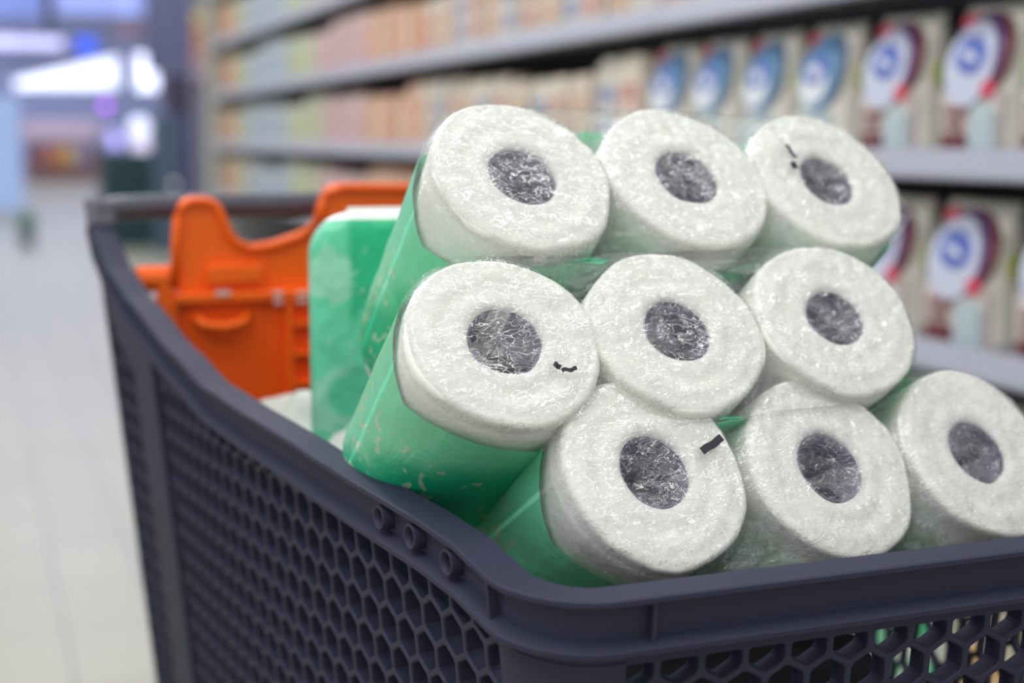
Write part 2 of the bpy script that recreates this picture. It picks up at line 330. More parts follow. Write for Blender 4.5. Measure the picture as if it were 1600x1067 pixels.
# small packets, sections along the aisle (y from, y to, body, label, name)
def packet(name, W, D, H, cb, cl, ct):
    mb = MB(); mb.box(0, -W/2, 0, D, W/2, H*.93, 0)
    mb.prism([(-W/2*.96, H*.93), (W/2*.96, H*.93), (W/2*.7, H), (-W/2*.7, H)], 'x', .01, D-.01, 2)
    mb.box(-.0012, -W*.40, H*.16, .001, W*.40, H*.70, 1)
    mb.box(-.0016, -W*.22, H*.34, .001, W*.22, H*.52, 2)
    o = mb.build(name, [cb, cl, ct], None, False, .003); return o
sect = [(2.78, 4.3, [((226, 208, 184), (200, 120, 104)), ((226, 216, 196), (120, 130, 180)), ((224, 200, 178), (214, 160, 120))], 'beige'),
        (4.3, 4.95, [((232, 158, 116), (220, 120, 80)), ((226, 170, 130), (230, 196, 160))], 'orange'),
        (4.95, 5.75, [((224, 172, 172), (196, 120, 130)), ((220, 186, 186), (208, 150, 160))], 'pink'),
        (5.75, 6.35, [((200, 208, 160), (160, 176, 96)), ((206, 206, 186), (176, 190, 120))], 'yellow-green'),
        (6.35, 7.3, [((172, 192, 214), (130, 156, 200)), ((196, 206, 214), (140, 160, 190))], 'pale blue'),
        (7.3, 7.7, [((196, 206, 170), (180, 190, 130)), ((206, 200, 180), (150, 160, 120))], 'olive'),
        (7.7, 8.15, [((232, 186, 120), (226, 110, 66)), ((226, 170, 110), (226, 96, 70))], 'orange and yellow')]
shelfname = {3: 'lowest visible shelf', 4: 'shelf level with the logo bags', 5: 'shelf above the logo bags', 6: 'topmost visible shelf', 2: 'shelf near the floor'}
protos = {}
def get_packet(si, key, cb, cl, hh):
    k = (key, cb, cl, hh)
    if k not in protos:
        dark = tuple(int(c*.8) for c in cl)
        protos[k] = packet('packet', .112, .09, hh, mat('packet_body', cb, .5), mat('packet_label', cl, .5), mat('packet_top', tuple(min(255, int(c*1.04)) for c in cb), .5)); return protos[k]
    c = protos[k].copy(); COL.objects.link(c); return c
for si in (3, 4, 5, 6):
    y = 2.80 if si == 4 else (2.08 if si == 3 else 1.38)
    if si == 6: y = 4.6
    i = 0
    while y < 8.08:
        if y < 2.78:
            cols, nm = ([((232, 226, 214), (206, 196, 184)), ((226, 214, 200), (206, 120, 110))], 'cream')
            if si == 5: nm = 'cream and red'
        else:
            for a, b, cc, n_ in sect:
                if a <= y < b: cols, nm = cc, n_; break
        cb, cl = cols[i % len(cols)]; cb = tuple(int(lerp(c, 222, .38)) for c in cb); cl = tuple(int(lerp(c, 200, .35)) for c in cl); hh = (.20, .17, .188)[(si+int(y*2)) % 3]  # packet colours paled, with haze and brightness put into them
        if si == 5 and y > 2.78 and nm == 'beige': pass
        o = get_packet(si, nm, cb, cl, hh)
        o.location = (SX+.022+rnd.uniform(0, .012), y, SHZ[si]-.0055)
        tag(o, 'small %s packet in the row on the %s' % (nm, shelfname[si]), 'packet', '%s packets, %s' % (nm, shelfname[si]))
        y += .130+rnd.uniform(0, .01); i += 1
# green and white packs on the low shelves, seen through the holes of the basket
for si in (1, 2):
    y = .55; i = 0
    while y < 2.6:
        cb, cl = (((236, 240, 232), (60, 176, 120)), ((120, 206, 160), (236, 240, 232)), ((236, 226, 200), (214, 170, 110)))[(i+si) % 3]
        o = get_packet(si, 'low', cb, cl, .2); o.location = (SX+.03, y, SHZ[si]-.0055)
        nm = ('white pack with a green label', 'green pack with a white label', 'cream pack with a tan label')[(i+si) % 3]
        tag(o, nm+(' on the shelf near the floor' if si == 1 else ' on the second shelf from the floor'), 'packet', 'low shelf packs, %d' % si if False else 'low shelf packs'); y += .15; i += 1
# ------------------------------------------------------------------ shopping hall far behind
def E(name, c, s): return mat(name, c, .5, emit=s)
M_TUBE = E('tube_glow', (232, 236, 255), 2.0); M_SIGNGLOW = E('sign_glow', (205, 205, 250), 1.5); M_DARKSOF = mat('dark_soffit', (58, 60, 96), .7)
CEIL = 5.9
def pend(px, pt, pb, y, r=.035, lab=None, grp=None):
    a = at_y(px, pt, y); b = at_y(px, pb, y); root = empty('tube_lamp', (a.x, y, b.z)); tag(root, lab, 'lamp', grp)
    place(MB().tube([(a.x, y, b.z), (a.x, y, a.z)], r, 10).build('glowing_tube', M_TUBE), root)
    place(MB().tube([(a.x, y, a.z), (a.x, y, CEIL)], .003, 5).build('cable', M_BLK), root)
yy = 19
for i in range(22):
    px = 26+7.35*i; t = i/21
    pend(px, 124-36*t, 138, yy+.02*i, .020, lab='slim glowing tube in the wide wedge of lights', grp='tubes of the wedge-shaped light')
for i in range(6): pend(214+5.5*i, 84, 141, 17, .016, lab='slim glowing tube in the tall block of lights', grp='tubes of the tall light block')
for i in range(5): pend(250+5.5*i, 82, 112-3*i, 17.5, .016, lab='slim glowing tube at the right end of the lights', grp='tubes of the right light block')
def box_at(x0, y0, x1, y1, Y, d, m, name, label, cat, bev=0, body='panel'):
    a = at_y(x0, y0, Y); b = at_y(x1, y1, Y); zb = min(a.z, b.z); zt = max(a.z, b.z); X0 = min(a.x, b.x); X1 = max(a.x, b.x)
    if zb < 1.0: return tag(MB().box(X0, Y, 0, X1, Y+d, zt).build(name, m, bevel=bev), label, cat)
    root = empty(name, ((X0+X1)/2, Y, zb)); tag(root, label, cat)
    place(MB().box(X0, Y, zb, X1, Y+d, zt).build(body, m, bevel=bev), root)
    for f in (.15, .85):
        x = lerp(X0, X1, f); place(MB().tube([(x, Y+d/2, zt), (x, Y+d/2, CEIL)], .008, 6).build('hanging_rod', M_MET), root)
    return root
box_at(-60, 56, 98, 74, 22, .15, M_SIGNGLOW, 'illuminated_sign', 'long glowing lavender sign high at the left', 'sign')
box_at(-60, 88, 130, 96, 22.3, .3, M_DARKSOF, 'sign_beam', 'thin dark beam below the glowing lavender sign', 'beam')
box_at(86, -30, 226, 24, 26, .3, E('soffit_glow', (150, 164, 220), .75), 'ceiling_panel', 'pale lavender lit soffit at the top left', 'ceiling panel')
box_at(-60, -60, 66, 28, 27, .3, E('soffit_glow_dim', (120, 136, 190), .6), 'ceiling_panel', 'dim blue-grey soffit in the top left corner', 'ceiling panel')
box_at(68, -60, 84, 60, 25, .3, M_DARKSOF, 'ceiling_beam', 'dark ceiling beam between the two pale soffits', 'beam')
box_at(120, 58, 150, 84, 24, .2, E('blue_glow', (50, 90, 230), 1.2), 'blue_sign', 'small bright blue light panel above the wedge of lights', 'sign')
box_at(228, -60, 320, 112, 16, .3, mat('grey_soffit', (92, 94, 124), .7), 'ceiling_beam', 'deep grey bulkhead above the dark kiosk', 'beam')
box_at(180, 36, 232, 56, 24, .2, mat('tan_panel', (170, 140, 150), .7), 'wall_sign', 'dull tan panel above the tall block of lights', 'sign')
# kiosk with canopy
def kiosk():
    Y = 40; a = at_y(46, 268, Y); b = at_y(152, 188, Y); root = empty('market_kiosk', (a.x, Y, 0)); tag(root, 'brown and orange stall with a pale pink canopy in the far hall', 'kiosk')
    place(MB().box(a.x, Y, 0, b.x, Y+2.4, at_y(50, 224, Y).z).build('counter', mat('kiosk_body', (150, 112, 112), .7)), root)
    place(MB().box(a.x-.1, Y-.2, at_y(50, 218, Y).z, b.x+.1, Y+2.6, at_y(50, 190, Y).z).build('canopy', mat('kiosk_canopy', (222, 196, 208), .7), bevel=.05), root)
    for px, c in ((86, (216, 140, 90)), (108, (214, 178, 100)), (128, (160, 150, 180)), (64, (160, 106, 110))):
        p = at_y(px, 242, Y-.1); place(MB().box(p.x-.16, Y-.2, p.z-.24, p.x+.16, Y, p.z+.24).build('goods_panel', mat('kiosk_goods', c, .6)), root)
kiosk()
box_at(-40, 150, 38, 330, 24, .4, mat('glass_blue', (166, 190, 230), .2, emit=.35), 'glass_column', 'pale blue glass column at the left edge', 'column')  # the pane's brightness is put in as a faint glow
box_at(152, 150, 158, 268, 26, .3, mat('steel_post', (150, 160, 196), .5), 'post', 'thin pale post right of the pink canopied stall', 'post')
box_at(162, 238, 244, 306, 15, .8, mat('dark_green_rack', (30, 62, 66), .6), 'display_rack', 'dark green low display rack beyond the trolley handle', 'rack')
box_at(246, 180, 286, 306, 14, .6, mat('green_display', (72, 92, 110), .6), 'display_case', 'grey-green display case left of the navy panel', 'display case')
box_at(286, 176, 322, 306, 12, .5, mat('navy_panel', (34, 40, 92), .5), 'vending_cabinet', 'tall navy cabinet just left of the shelving', 'cabinet')
box_at(262, 116, 322, 176, 12.5, .5, mat('dark_fascia', (62, 50, 76), .6), 'fascia_panel', 'dark violet fascia above the navy panel', 'panel')
def ball(px, py, Y, r, c, s, lab):
    p = at_y(px, py, Y); mb = MB(); n = 10; root = empty('globe_lamp', p); tag(root, lab, 'lamp')
    mb.lathe([(r*sin(pi*i/n)+1e-4, -r*cos(pi*i/n)) for i in range(n+1)], (p.x, p.y, p.z), 16)
    place(mb.build('globe', E('globe_glow', c, s), smooth=True), root)
    place(MB().tube([(p.x, p.y, p.z+r*.98), (p.x, p.y, CEIL)], .003, 5).build('cable', M_BLK), root)
ball(320, 137, 11, .017, (225, 230, 255), 16, 'round white lamp left of the shelving end panel')
ball(180, 222, 18, .07, (170, 160, 240), 1.6, 'round lavender lamp beside the white display lamps')
ball(176, 208, 19, .05, (190, 180, 240), 1.0, 'dim round lamp just above the lavender lamp')
ball(165, 166, 18, .05, (190, 90, 255), 2.4, 'small violet lamp under the wedge of lights')
ball(218, 200, 18, .13, (228, 230, 255), 1.0, 'upper large white globe left of the display case')
ball(220, 226, 18.6, .12, (222, 214, 240), .8, 'lower large white globe left of the display case')
ball(272, 288, 13.7, .03, (190, 180, 190), 1.0, 'faint small round lamp behind the trolley handle')
# goods on a rack past the end panel
for i, (py, c, nm) in enumerate([(16, (226, 196, 130), 'yellow'), (46, (226, 150, 110), 'orange'), (76, (214, 160, 150), 'pink'), (104, (180, 160, 180), 'mauve')]):
    p = at_y(308, py, 9.4); q = at_y(330, py+24, 9.4)
    tag(MB().box(p.x, 9.4, q.z, q.x+.05, 9.6195, p.z).build('hanging_packet', mat('hanging_packet', c, .6), bevel=.01), '%s packet high on the rack past the shelving end' % nm, 'packet', None)
p0 = at_y(306, 300, 9.6); p1 = at_y(334, 10, 9.6)
tag(MB().box(p0.x, 9.62, 0, p1.x+.1, 9.7, p1.z+.12).build('goods_rack', mat('rack_grey', (130, 130, 150), .6)), 'grey rack carrying hanging packets past the shelving end', 'rack')
# potted plant on the far floor
def plant():
    p = at_y(42, 366, 15.6); x = p.x; root = empty('potted_plant', (x, 15.6, 0)); tag(root, 'small green plant standing on the far floor at the left edge', 'plant')
    place(MB().lathe([(.07, 0), (.09, .14), (.08, .14)], (x, 15.6, 0), 16).build('pot', mat('pot', (96, 110, 130), .6)), root)
    r = random.Random(2); vs = []; fs = []
    for i in range(90):
        a = r.uniform(0, 2*pi); e = r.uniform(.1, 1.3); l = r.uniform(.10, .2); b = Vector((x, 15.6, .14+r.uniform(0, .08)))
        t = b+Vector((cos(a)*cos(e)*.8, sin(a)*cos(e)*.8, sin(e)))*l; s_ = Vector((-sin(a), cos(a), 0))*.025; k = len(vs); m_ = (b+t)/2+Vector((0, 0, .01))
        vs += [b, m_+s_, t, m_-s_]; fs.append((k, k+1, k+2, k+3))
    place(mesh('foliage', vs, fs, mat('leaf', (60, 150, 80), .6)), root)
plant()
# ------------------------------------------------------------------ shopping trolley
AX, AY = .1095, 1.456; BX, BY = .2459, .615; CX = .655; DX = .775; RZ = .8755; KD = .095
ys = [.60, .643, .669, .692, .74, .807, .876, .922, .999, 1.101, 1.188, 1.306, 1.377, 1.432, 1.456]
hs = [.8755, .8805, .886, .8905, .894, .896, .899, .902, .905, .911, .928, .957, .980, 1.012, 1.041]
def hprof(y):
    if y <= ys[0]: return hs[0]
    for i in range(len(ys)-1):
        if y <= ys[i+1]:
            t = (y-ys[i])/(ys[i+1]-ys[i]); t = t*t*(3-2*t)*.4+t*.6; return lerp(hs[i], hs[i+1], t)
    return hs[-1]
RC = .048
def corner(P, d_in, d_out, n=12):      # fillet at P
    a = d_in.angle(d_out); t = RC*tan(a/2); s = P-d_in*t; e = P+d_out*t
    pts = []
    nrm = Vector((-d_in.y, d_in.x)); 
    if nrm.dot(d_out) < 0: nrm = -nrm
    c = s+nrm*RC
    v = s-c
    for i in range(n+1):
        th = a*i/n; sg = 1 if d_in.x*d_out.y-d_in.y*d_out.x > 0 else -1
        pts.append(c+Vector((v.x*cos(sg*th)-v.y*sin(sg*th), v.x*sin(sg*th)+v.y*cos(sg*th))))
    return pts
A_, B_, C_, D_ = Vector((AX, AY)), Vector((BX, BY)), Vector((CX, BY)), Vector((DX, AY))
d1 = (B_-A_).normalized(); d2 = (C_-B_).normalized(); d3 = (D_-C_).normalized()
path = []
c1 = corner(B_, d1, d2); c2 = corner(C_, d2, d3)
def seg(a, b, st=.012):
    n = max(2, int((b-a).length/st)); return [a.lerp(b, i/n) for i in range(n)]
path = seg(A_, c1[0])+c1[:-1]+seg(c1[-1], c2[0])+c2[:-1]+seg(c2[-1], D_)+[D_]
cum = [0]
for i in range(len(path)-1): cum.append(cum[-1]+(path[i+1]-path[i]).length)
def nrm_at(i):
    a = path[max(0, i-1)]; b = path[min(len(path)-1, i+1)]; t = (b-a).normalized(); return Vector((t.y, -t.x))
NR = [nrm_at(i) for i in range(len(path))]
U1 = (c1[0]-A_).length; U2 = cum[min(range(len(path)), key=lambda i: (path[i]-c1[-1]).length)]; U3 = cum[min(range(len(path)), key=lambda i: (path[i]-c2[0]).length)]; U4 = cum[min(range(len(path)), key=lambda i: (path[i]-c2[-1]).length)]; UE = cum[-1]
import bisect
def P(u):
    u = max(0, min(UE, u)); i = max(0, min(len(path)-2, bisect.bisect_right(cum, u)-1)); t = (u-cum[i])/(cum[i+1]-cum[i])
    p = path[i].lerp(path[i+1], t); n = NR[i].lerp(NR[i+1], t).normalized(); return p, n
def top(u): return hprof(P(u)[0].y)
def S(u, z, o):
    p, n = P(u); h = hprof(p.y); q = p+n*(o-KD*(h-z)); return (q.x, q.y, z)
cart = empty('shopping_trolley', (.44, 1.03, 0)); tag(cart, 'dark slate plastic shopping trolley with hexagon-mesh basket filled with paper rolls', 'shopping trolley')
def cpart(o): return place(o, cart)
# rim: swept profile (outward, down)
prof = [(-.0155, -.004), (-.0155, 0-.0008), (-.0147, 0), (-.004, 0), (.0066, -.0002), (.0078, -.0010), (.0080, -.0036), (.0072, -.0044), (.001, -.0056), (0, -.007), (0, -.0235), (.0092, -.0268), (.0100, -.0275), (.0100, -.0302), (.0092, -.0309), (.001, -.0318), (0, -.0345), (0, -.037), (-.006, -.037), (-.007, -.006)]
def sweep(us, prof, closed=True):
    vs = []; fs = []; n = len(prof)
    for u in us:
        p, nn = P(u); h = hprof(p.y)
        for (o, dz) in prof:
            q = p+nn*(o+KD*dz); vs.append((q.x, q.y, h+dz))
    for i in range(len(us)-1):
        for j in range(n): fs.append((i*n+j, i*n+(j+1) % n, (i+1)*n+(j+1) % n, (i+1)*n+j))
    fs.append(tuple(range(n))); fs.append(tuple((len(us)-1)*n+j for j in range(n))); return vs, fs
us = []
u = 0
while u < UE: us.append(u); u += .004 if (U1-.02 < u < U2+.01 or U3-.01 < u < U4+.02) else .008
us.append(UE)
vs, fs = sweep(us, prof); rim = cpart(fix(mesh('rim', vs, fs, M_PL, None, True)))
md = rim.modifiers.new('edges', 'EDGE_SPLIT'); md.split_angle = radians(24)
# vertical ribs in the rim channel
for u in (U1-.002, U2+.020, U3-.02, U4+.002):
    m_ = MB(); 
    for du in (-.0012, .0012):
        for (o, dz) in ((-.001, -.005), (.0058, -.005), (.0058, -.028), (-.001, -.028)):
            p, nn = P(u+du); q = p+nn*(o+KD*dz); m_.v.append((q.x, q.y, hprof(p.y)+dz))
    m_.f = [(0, 1, 2, 3), (4, 5, 6, 7), (0, 1, 5, 4), (1, 2, 6, 5), (2, 3, 7, 6), (3, 0, 4, 7)]; m_.m = [0]*6
    cpart(m_.build('rim_rib', M_PL))
# sockets in the side channel; hole shade is coloured onto a dark plug
for sy in (.785, .744, .700):
    n = Vector((d1.y, -d1.x, 0)); q = A_+d1*((sy-AY)/d1.y); c = Vector((q.x, q.y, hprof(sy)-.0145))
    m_ = MB(); tx = Vector((d1.x, d1.y, 0)); 
    def ringp(rad, off): return [c+n*off+tx*(rad*cos(2*pi*j/20))+Vector((0, 0, 1))*(rad*sin(2*pi*j/20)) for j in range(20)]
    loops = [ringp(.0076, -.004), ringp(.0076, .0054), ringp(.0071, .0061), ringp(.0058, .0059), ringp(.0053, .0012)]
    for lp in loops: m_.v += [tuple(v) for v in lp]
    for i in range(4):
        for j in range(20): m_.f.append((i*20+j, i*20+(j+1) % 20, (i+1)*20+(j+1) % 20, (i+1)*20+j)); m_.m.append(0)
    s_ = m_.build('screw_socket', M_PL, None, True); cpart(s_)
    m2 = MB(); m2.v = [tuple(v) for v in ringp(.0054, .0014)]+[tuple(v) for v in ringp(.0022, .0026)]; 
    for j in range(20): m2.f.append((j, (j+1) % 20, 20+(j+1) % 20, 20+j)); m2.m.append(0)
    m2.f.append(tuple(range(20, 40))); m2.m.append(0); h_ = m2.build('hole_plug', M_HOLE, None); h_.parent = s_; h_.matrix_parent_inverse = Matrix.Identity(4)
# hexagon walls
def clip(poly, a, b, c):      # keep a*u+b*z <= c
    out = []
    for i in range(len(poly)):
        p, q = poly[i], poly[(i+1) % len(poly)]; dp = a*p[0]+b*p[1]-c; dq = a*q[0]+b*q[1]-c
        if dp <= 0: out.append(p)
        if (dp < 0 < dq) or (dq < 0 < dp): t = dp/(dp-dq); out.append((p[0]+(q[0]-p[0])*t, p[1]+(q[1]-p[1])*t))
    return out
def parea(p): return sum(p[i][0]*p[(i+1) % len(p)][1]-p[(i+1) % len(p)][0]*p[i][1] for i in range(len(p)))/2
def inset(poly, t):
    res = list(poly)
    for i in range(len(poly)):
        p, q = poly[i], poly[(i+1) % len(poly)]; ex, ez = q[0]-p[0], q[1]-p[1]; l = hypot(ex, ez)
        if l < 1e-7: continue
        nx, nz = ez/l, -ex/l
        res = clip(res, nx, nz, nx*p[0]+nz*p[1]-t)
        if len(res) < 3: return []
    return res
def chaikin(p, k=.16):
    o = []
    for i in range(len(p)):
        a, b = p[i], p[(i+1) % len(p)]; l = hypot(b[0]-a[0], b[1]-a[1]); t = min(k, .0014/max(l, 1e-6)); t = min(t, .45)
        o.append(lerp2(a, b, t)); o.append(lerp2(a, b, 1-t))
    return o
def lerp2(a, b, t): return (a[0]+(b[0]-a[0])*t, a[1]+(b[1]-a[1])*t)
def hexwall(name, u0, u1, z0, topf, pitch=.0256, wall=.0040, depth=.013, fn=None, u_off=0, rounded=True, zoff=0):
    fn = fn or S; vs = []; fs = []
    def add(loop, o): b = len(vs); vs.extend(fn(p[0], p[1], o) for p in loop); return b
    Rr = pitch/sqrt(3); zt = max(topf(u0+(u1-u0)*i/40) for i in range(41))
    rows = int((zt-z0)/(1.5*Rr))+3; colsn = int((u1-u0)/pitch)+3
    for r_ in range(-1, rows):
        zc = z0+zoff+r_*1.5*Rr
        for c in range(-1, colsn):
            uc = u0+u_off+(c+.5*(r_ % 2))*pitch
            cell = [(uc+Rr*sin(pi/3*k), zc+Rr*cos(pi/3*k)) for k in range(6)][::-1]
            um = max(u0, min(u1, uc)); tz = topf(um); sl = (topf(min(u1, um+.004))-topf(max(u0, um-.004)))/max(1e-6, min(u1, um+.004)-max(u0, um-.004))
            cell = clip(cell, -1, 0, -u0); cell = clip(cell, 1, 0, u1); cell = clip(cell, 0, -1, -z0) if len(cell) > 2 else cell
            if len(cell) > 2: cell = clip(cell, -sl, 1, tz-sl*um)
            # drop duplicates
            cc = []
            for p in cell:
                if not cc or hypot(p[0]-cc[-1][0], p[1]-cc[-1][1]) > 1e-5: cc.append(p)
            if len(cc) > 1 and hypot(cc[0][0]-cc[-1][0], cc[0][1]-cc[-1][1]) <= 1e-5: cc.pop()
            if len(cc) < 3 or parea(cc) < 2e-6: continue
            cell = cc
            hole = inset(cell, wall/2)
            if len(hole) > 2:
                hh = []
                for p in hole:
                    if not hh or hypot(p[0]-hh[-1][0], p[1]-hh[-1][1]) > 2e-4: hh.append(p)
                if len(hh) > 1 and hypot(hh[0][0]-hh[-1][0], hh[0][1]-hh[-1][1]) <= 2e-4: hh.pop()
                hole = hh
            if len(hole) < 3 or parea(hole) < 2.2e-5:
                b = add(cell, 0); fs.append(tuple(range(b, b+len(cell)))); b = add(cell, -depth); fs.append(tuple(range(b, b+len(cell)))[::-1]); continue
            if rounded: hole = chaikin(hole)
            cx = sum(p[0] for p in hole)/len(hole); cz = sum(p[1] for p in hole)/len(hole)
            def shrink(k): return [(cx+(p[0]-cx)*k, cz+(p[1]-cz)*k) for p in hole]
            L_ = [(shrink(1.07), 0), (shrink(1.0), -.0008), (shrink(.97), -depth+.0006), (shrink(1.0), -depth)]
            idx = [add(l, o) for l, o in L_]; n = len(hole)
            for a, b in zip(idx[:-1], idx[1:]):
                for j in range(n): fs.append((a+j, a+(j+1) % n, b+(j+1) % n, b+j))
            for inner, o, flip in ((idx[0], 0, 0), (idx[-1], -depth, 1)):
                outer = add(cell, o); m = len(cell)
                ang = lambda p: atan2(p[1]-cz, p[0]-cx)
                A = [ang(p) for p in cell]; Bn = [ang(p) for p in hole]
                # merge loops by angle
                i = min(range(m), key=lambda k: A[k]); j = min(range(n), key=lambda k: Bn[k]); ia = ja = 0
                def av(arr, st, k, N_): return arr[(st+k) % N_]+(2*pi if st+k >= N_ and False else 0)
                As = [A[(i+k) % m] for k in range(m)]+[A[i]+2*pi]; Bs = [Bn[(j+k) % n] for k in range(n)]+[Bn[j]+2*pi]
                while ia < m or ja < n:
                    o0 = outer+(i+ia) % m; h0 = inner+(j+ja) % n
                    if ja >= n or (ia < m and As[ia+1] <= Bs[ja+1]): t3 = (o0, outer+(i+ia+1) % m, h0); ia += 1
                    else: t3 = (o0, inner+(j+ja+1) % n, h0); ja += 1
                    fs.append(t3[::-1] if flip else t3)
    # solid frame around the panel
    return mesh(name, vs, fs, M_PL)
def slab(name, u0, u1, z0, topf, o0=.0012, depth=.013, nz_=2, fn=None, m=None):
    fn = fn or S; n = max(2, int((u1-u0)/.006)); vs = []; fs = []
    for i in range(n+1):
        u = lerp(u0, u1, i/n); t = topf(u)
        vs += [fn(u, t, o0), fn(u, z0, o0), fn(u, z0, -depth), fn(u, t, -depth)]
    for i in range(n):
        for j in range(4): fs.append((i*4+j, i*4+(j+1) % 4, i*4+4+(j+1) % 4, i*4+4+j))
    fs.append((0, 1, 2, 3)); fs.append((n*4, n*4+1, n*4+2, n*4+3)); return cpart(fix(mesh(name, vs, fs, m or M_PL)))
ZB = .475
tf = lambda u: top(u)-.0368
def tfs(d): return lambda u: top(u)-d
# side: rear corner post | narrow hex strip | pillar | main hex | corner post
uP0, uP1 = .118, .188
hexwall_l = cpart(hexwall('side_mesh', uP1, U1-.002, ZB, tf))
cpart(hexwall('side_mesh', .020, uP0, ZB, tfs(.085)))
slab('side_pillar', uP0-.001, uP1+.001, ZB, tf, .004)
slab('corner_post', 0, .021, ZB, tfs(.03), .002)
slab('side_band', .018, uP0, 0, tf, .001) if False else None
def band(name, u0, u1, t0, t1, o=.001, dep=.012):
    n = int((u1-u0)/.006)+1; vs = []; fs = []
    for i in range(n+1):
        u = lerp(u0, u1, i/n); h = top(u); vs += [S(u, h-t0, o), S(u, h-t1, o), S(u, h-t1, -dep), S(u, h-t0, -dep)]
    for i in range(n):
        for j in range(4): fs.append((i*4+j, i*4+(j+1) % 4, i*4+4+(j+1) % 4, i*4+4+j))
    fs.append((0, 1, 2, 3)); fs.append((n*4, n*4+1, n*4+2, n*4+3)); return cpart(fix(mesh(name, vs, fs, M_PL)))
band('side_band', .018, uP0, .030, .086)
slab('corner_post', U1-.004, U2+.008, ZB, tf, .0006)
rr_ = ray(1069, 1040); fx_ = rr_.x*((BY)/rr_.y)+CAMP.x; cpart(hexwall('front_mesh', U2+.006, U3-.006, ZB, tf, u_off=((U2+fx_-c1[-1].x)-(U2+.006)) % .0256, zoff=.0060))
slab('corner_post', U3-.008, U4+.004, ZB, tf, .0006)
cpart(hexwall('side_mesh', U4+.002, UE-.19, ZB, tf, depth=.006, wall=.0034, rounded=False)); slab('side_pillar', UE-.19, UE-.12, ZB, tf, .004)
cpart(hexwall('side_mesh', UE-.12, UE-.02, ZB, tfs(.085), rounded=False)); slab('corner_post', UE-.021, UE, ZB, tfs(.03), .002); band('side_band', UE-.12, UE-.018, .030, .086)
# rear wall and floor of the basket
def rear(u, z, o): 
    k = KD*(1.0-z); return (u, AY-.012-k*.3-o, z)
rw = hexwall('rear_mesh', AX+.052, DX-.052, ZB+.02, lambda u: .80, pitch=.03, wall=.006, depth=.008, fn=rear, rounded=False); cpart(rw)
fl = MB(); q = [S(.01, ZB, -.006), S(U1, ZB, -.006), S((U1+U2)/2, ZB, -.006), S(U2, ZB, -.006), S(U3, ZB, -.006), S((U3+U4)/2, ZB, -.006), S(U4, ZB, -.006), S(UE-.01, ZB, -.006)]
fl.prism([(p[0], p[1]) for p in q], 'z', ZB-.012, ZB+.002); cpart(fl.build('basket_floor', M_PL))
# handle: bar between two rounded brackets on top of the rear corners
hz = 1.033
bar = MB(); pts = [(AX+.004, AY-.004, hz-.004), (AX+.02, AY-.002, hz-.001), (AX+.05, AY, hz), (DX-.05, AY, hz), (DX-.02, AY-.002, hz-.001), (DX-.004, AY-.004, hz-.004)]
bar.tube(pts, [.0105, .012, .0125, .0125, .012, .0105], 20); cpart(bar.build('handle_bar', M_PL2, None, True))
for sx, sg in ((AX, 1), (DX, -1)):
    b = MB(); b.prism([(AY-.022, 1.016), (AY-.012, 1.034), (AY+.000, 1.043), (AY+.009, 1.040), (AY+.012, 1.026), (AY+.004, 1.012)], 'x', sx-.006*sg, sx+.022*sg)
    cpart(b.build('handle_bracket', M_PL2, None, False, .005))
    hbk = MB(); hbk.box(sx-.006*sg if sg > 0 else sx-.012, AY-.022, .58, sx+.012 if sg > 0 else sx+.006, AY-.012, .975); 
for sg in (-1, 1):      # undercarriage
    xr = (AX+DX)/2+sg*.27; xf = (BX+CX)/2+sg*.16
    m_ = MB(); m_.tube([(xr, AY+.0, .80), (xr, AY+.0, .30), (xr-sg*.01, AY-.02, .20), (xf, BY+.06, .16)], .012, 10); m_.tube([(xf, BY+.10, .16), (xf, BY+.10, ZB-.012)], .012, 10); cpart(m_.build('undercarriage_tube', M_MET, None, True))
    for (x, y) in ((xr-sg*.008, AY-.04), (xf, BY+.09)):
        m_ = MB(); m_.box(x-.02, y-.02, .125, x+.02, y+.02, .16); m_.box(x-.022, y-.015, .05, x-.016, y+.015, .13); m_.box(x+.016, y-.015, .05, x+.022, y+.015, .13); f_ = cpart(m_.build('castor_fork', M_MET))
        m_ = MB(); m_.tube([(x-.014, y, .06), (x+.014, y, .06)], .06, 20); w_ = m_.build('castor_wheel', M_BLK); w_.parent = f_; w_.matrix_parent_inverse = Matrix.Identity(4)
# orange child seat at the handle end
seat = empty('child_seat'); place(seat, cart); seat['label'] = 'bright orange folding child seat'
SY = 1.395
def sx_(px, py): p = at_y(px, py, SY); return (p.x, p.z)
ccx = (AX+DX)/2
def mir(pts): return [(2*ccx-x, z) for x, z in pts][::-1]
half = [sx_(480, 640), sx_(400, 640), sx_(300, 600), sx_(285, 500), sx_(272, 440), sx_(273, 370), sx_(276, 330), sx_(283, 314), sx_(296, 307), sx_(322, 307), sx_(337, 314), sx_(347, 334), sx_(356, 358), sx_(370, 374), sx_(392, 382), sx_(425, 377), sx_(466, 363), sx_(484, 354), sx_(494, 338), sx_(503, 305), sx_(514, 290), sx_(534, 286), sx_(640, 287)]
def seg_at(pts, zc_lo, zc_hi): pass
half = [(x, z) for x, z in half]
zlow = sx_(400, 460)[1]
upper = [p for p in half if p[1] > zlow]; 
outline = [(half[3][0], zlow)]+[p for p in half[4:]]
outline = outline+mir(outline)
def sp_(o): o.parent = seat; return o
m_ = MB(); m_.prism(outline, 'y', SY, SY+.010); sp_(m_.build('seat_back', M_OR, None, False, .0025))
# raised edge bead following the top outline
bead = [(x, SY-.003, z-.004) for x, z in outline[1:-1]]
m_ = MB(); m_.tube(bead, .0042, 8); sp_(m_.build('edge_bead', M_OR, None, True))
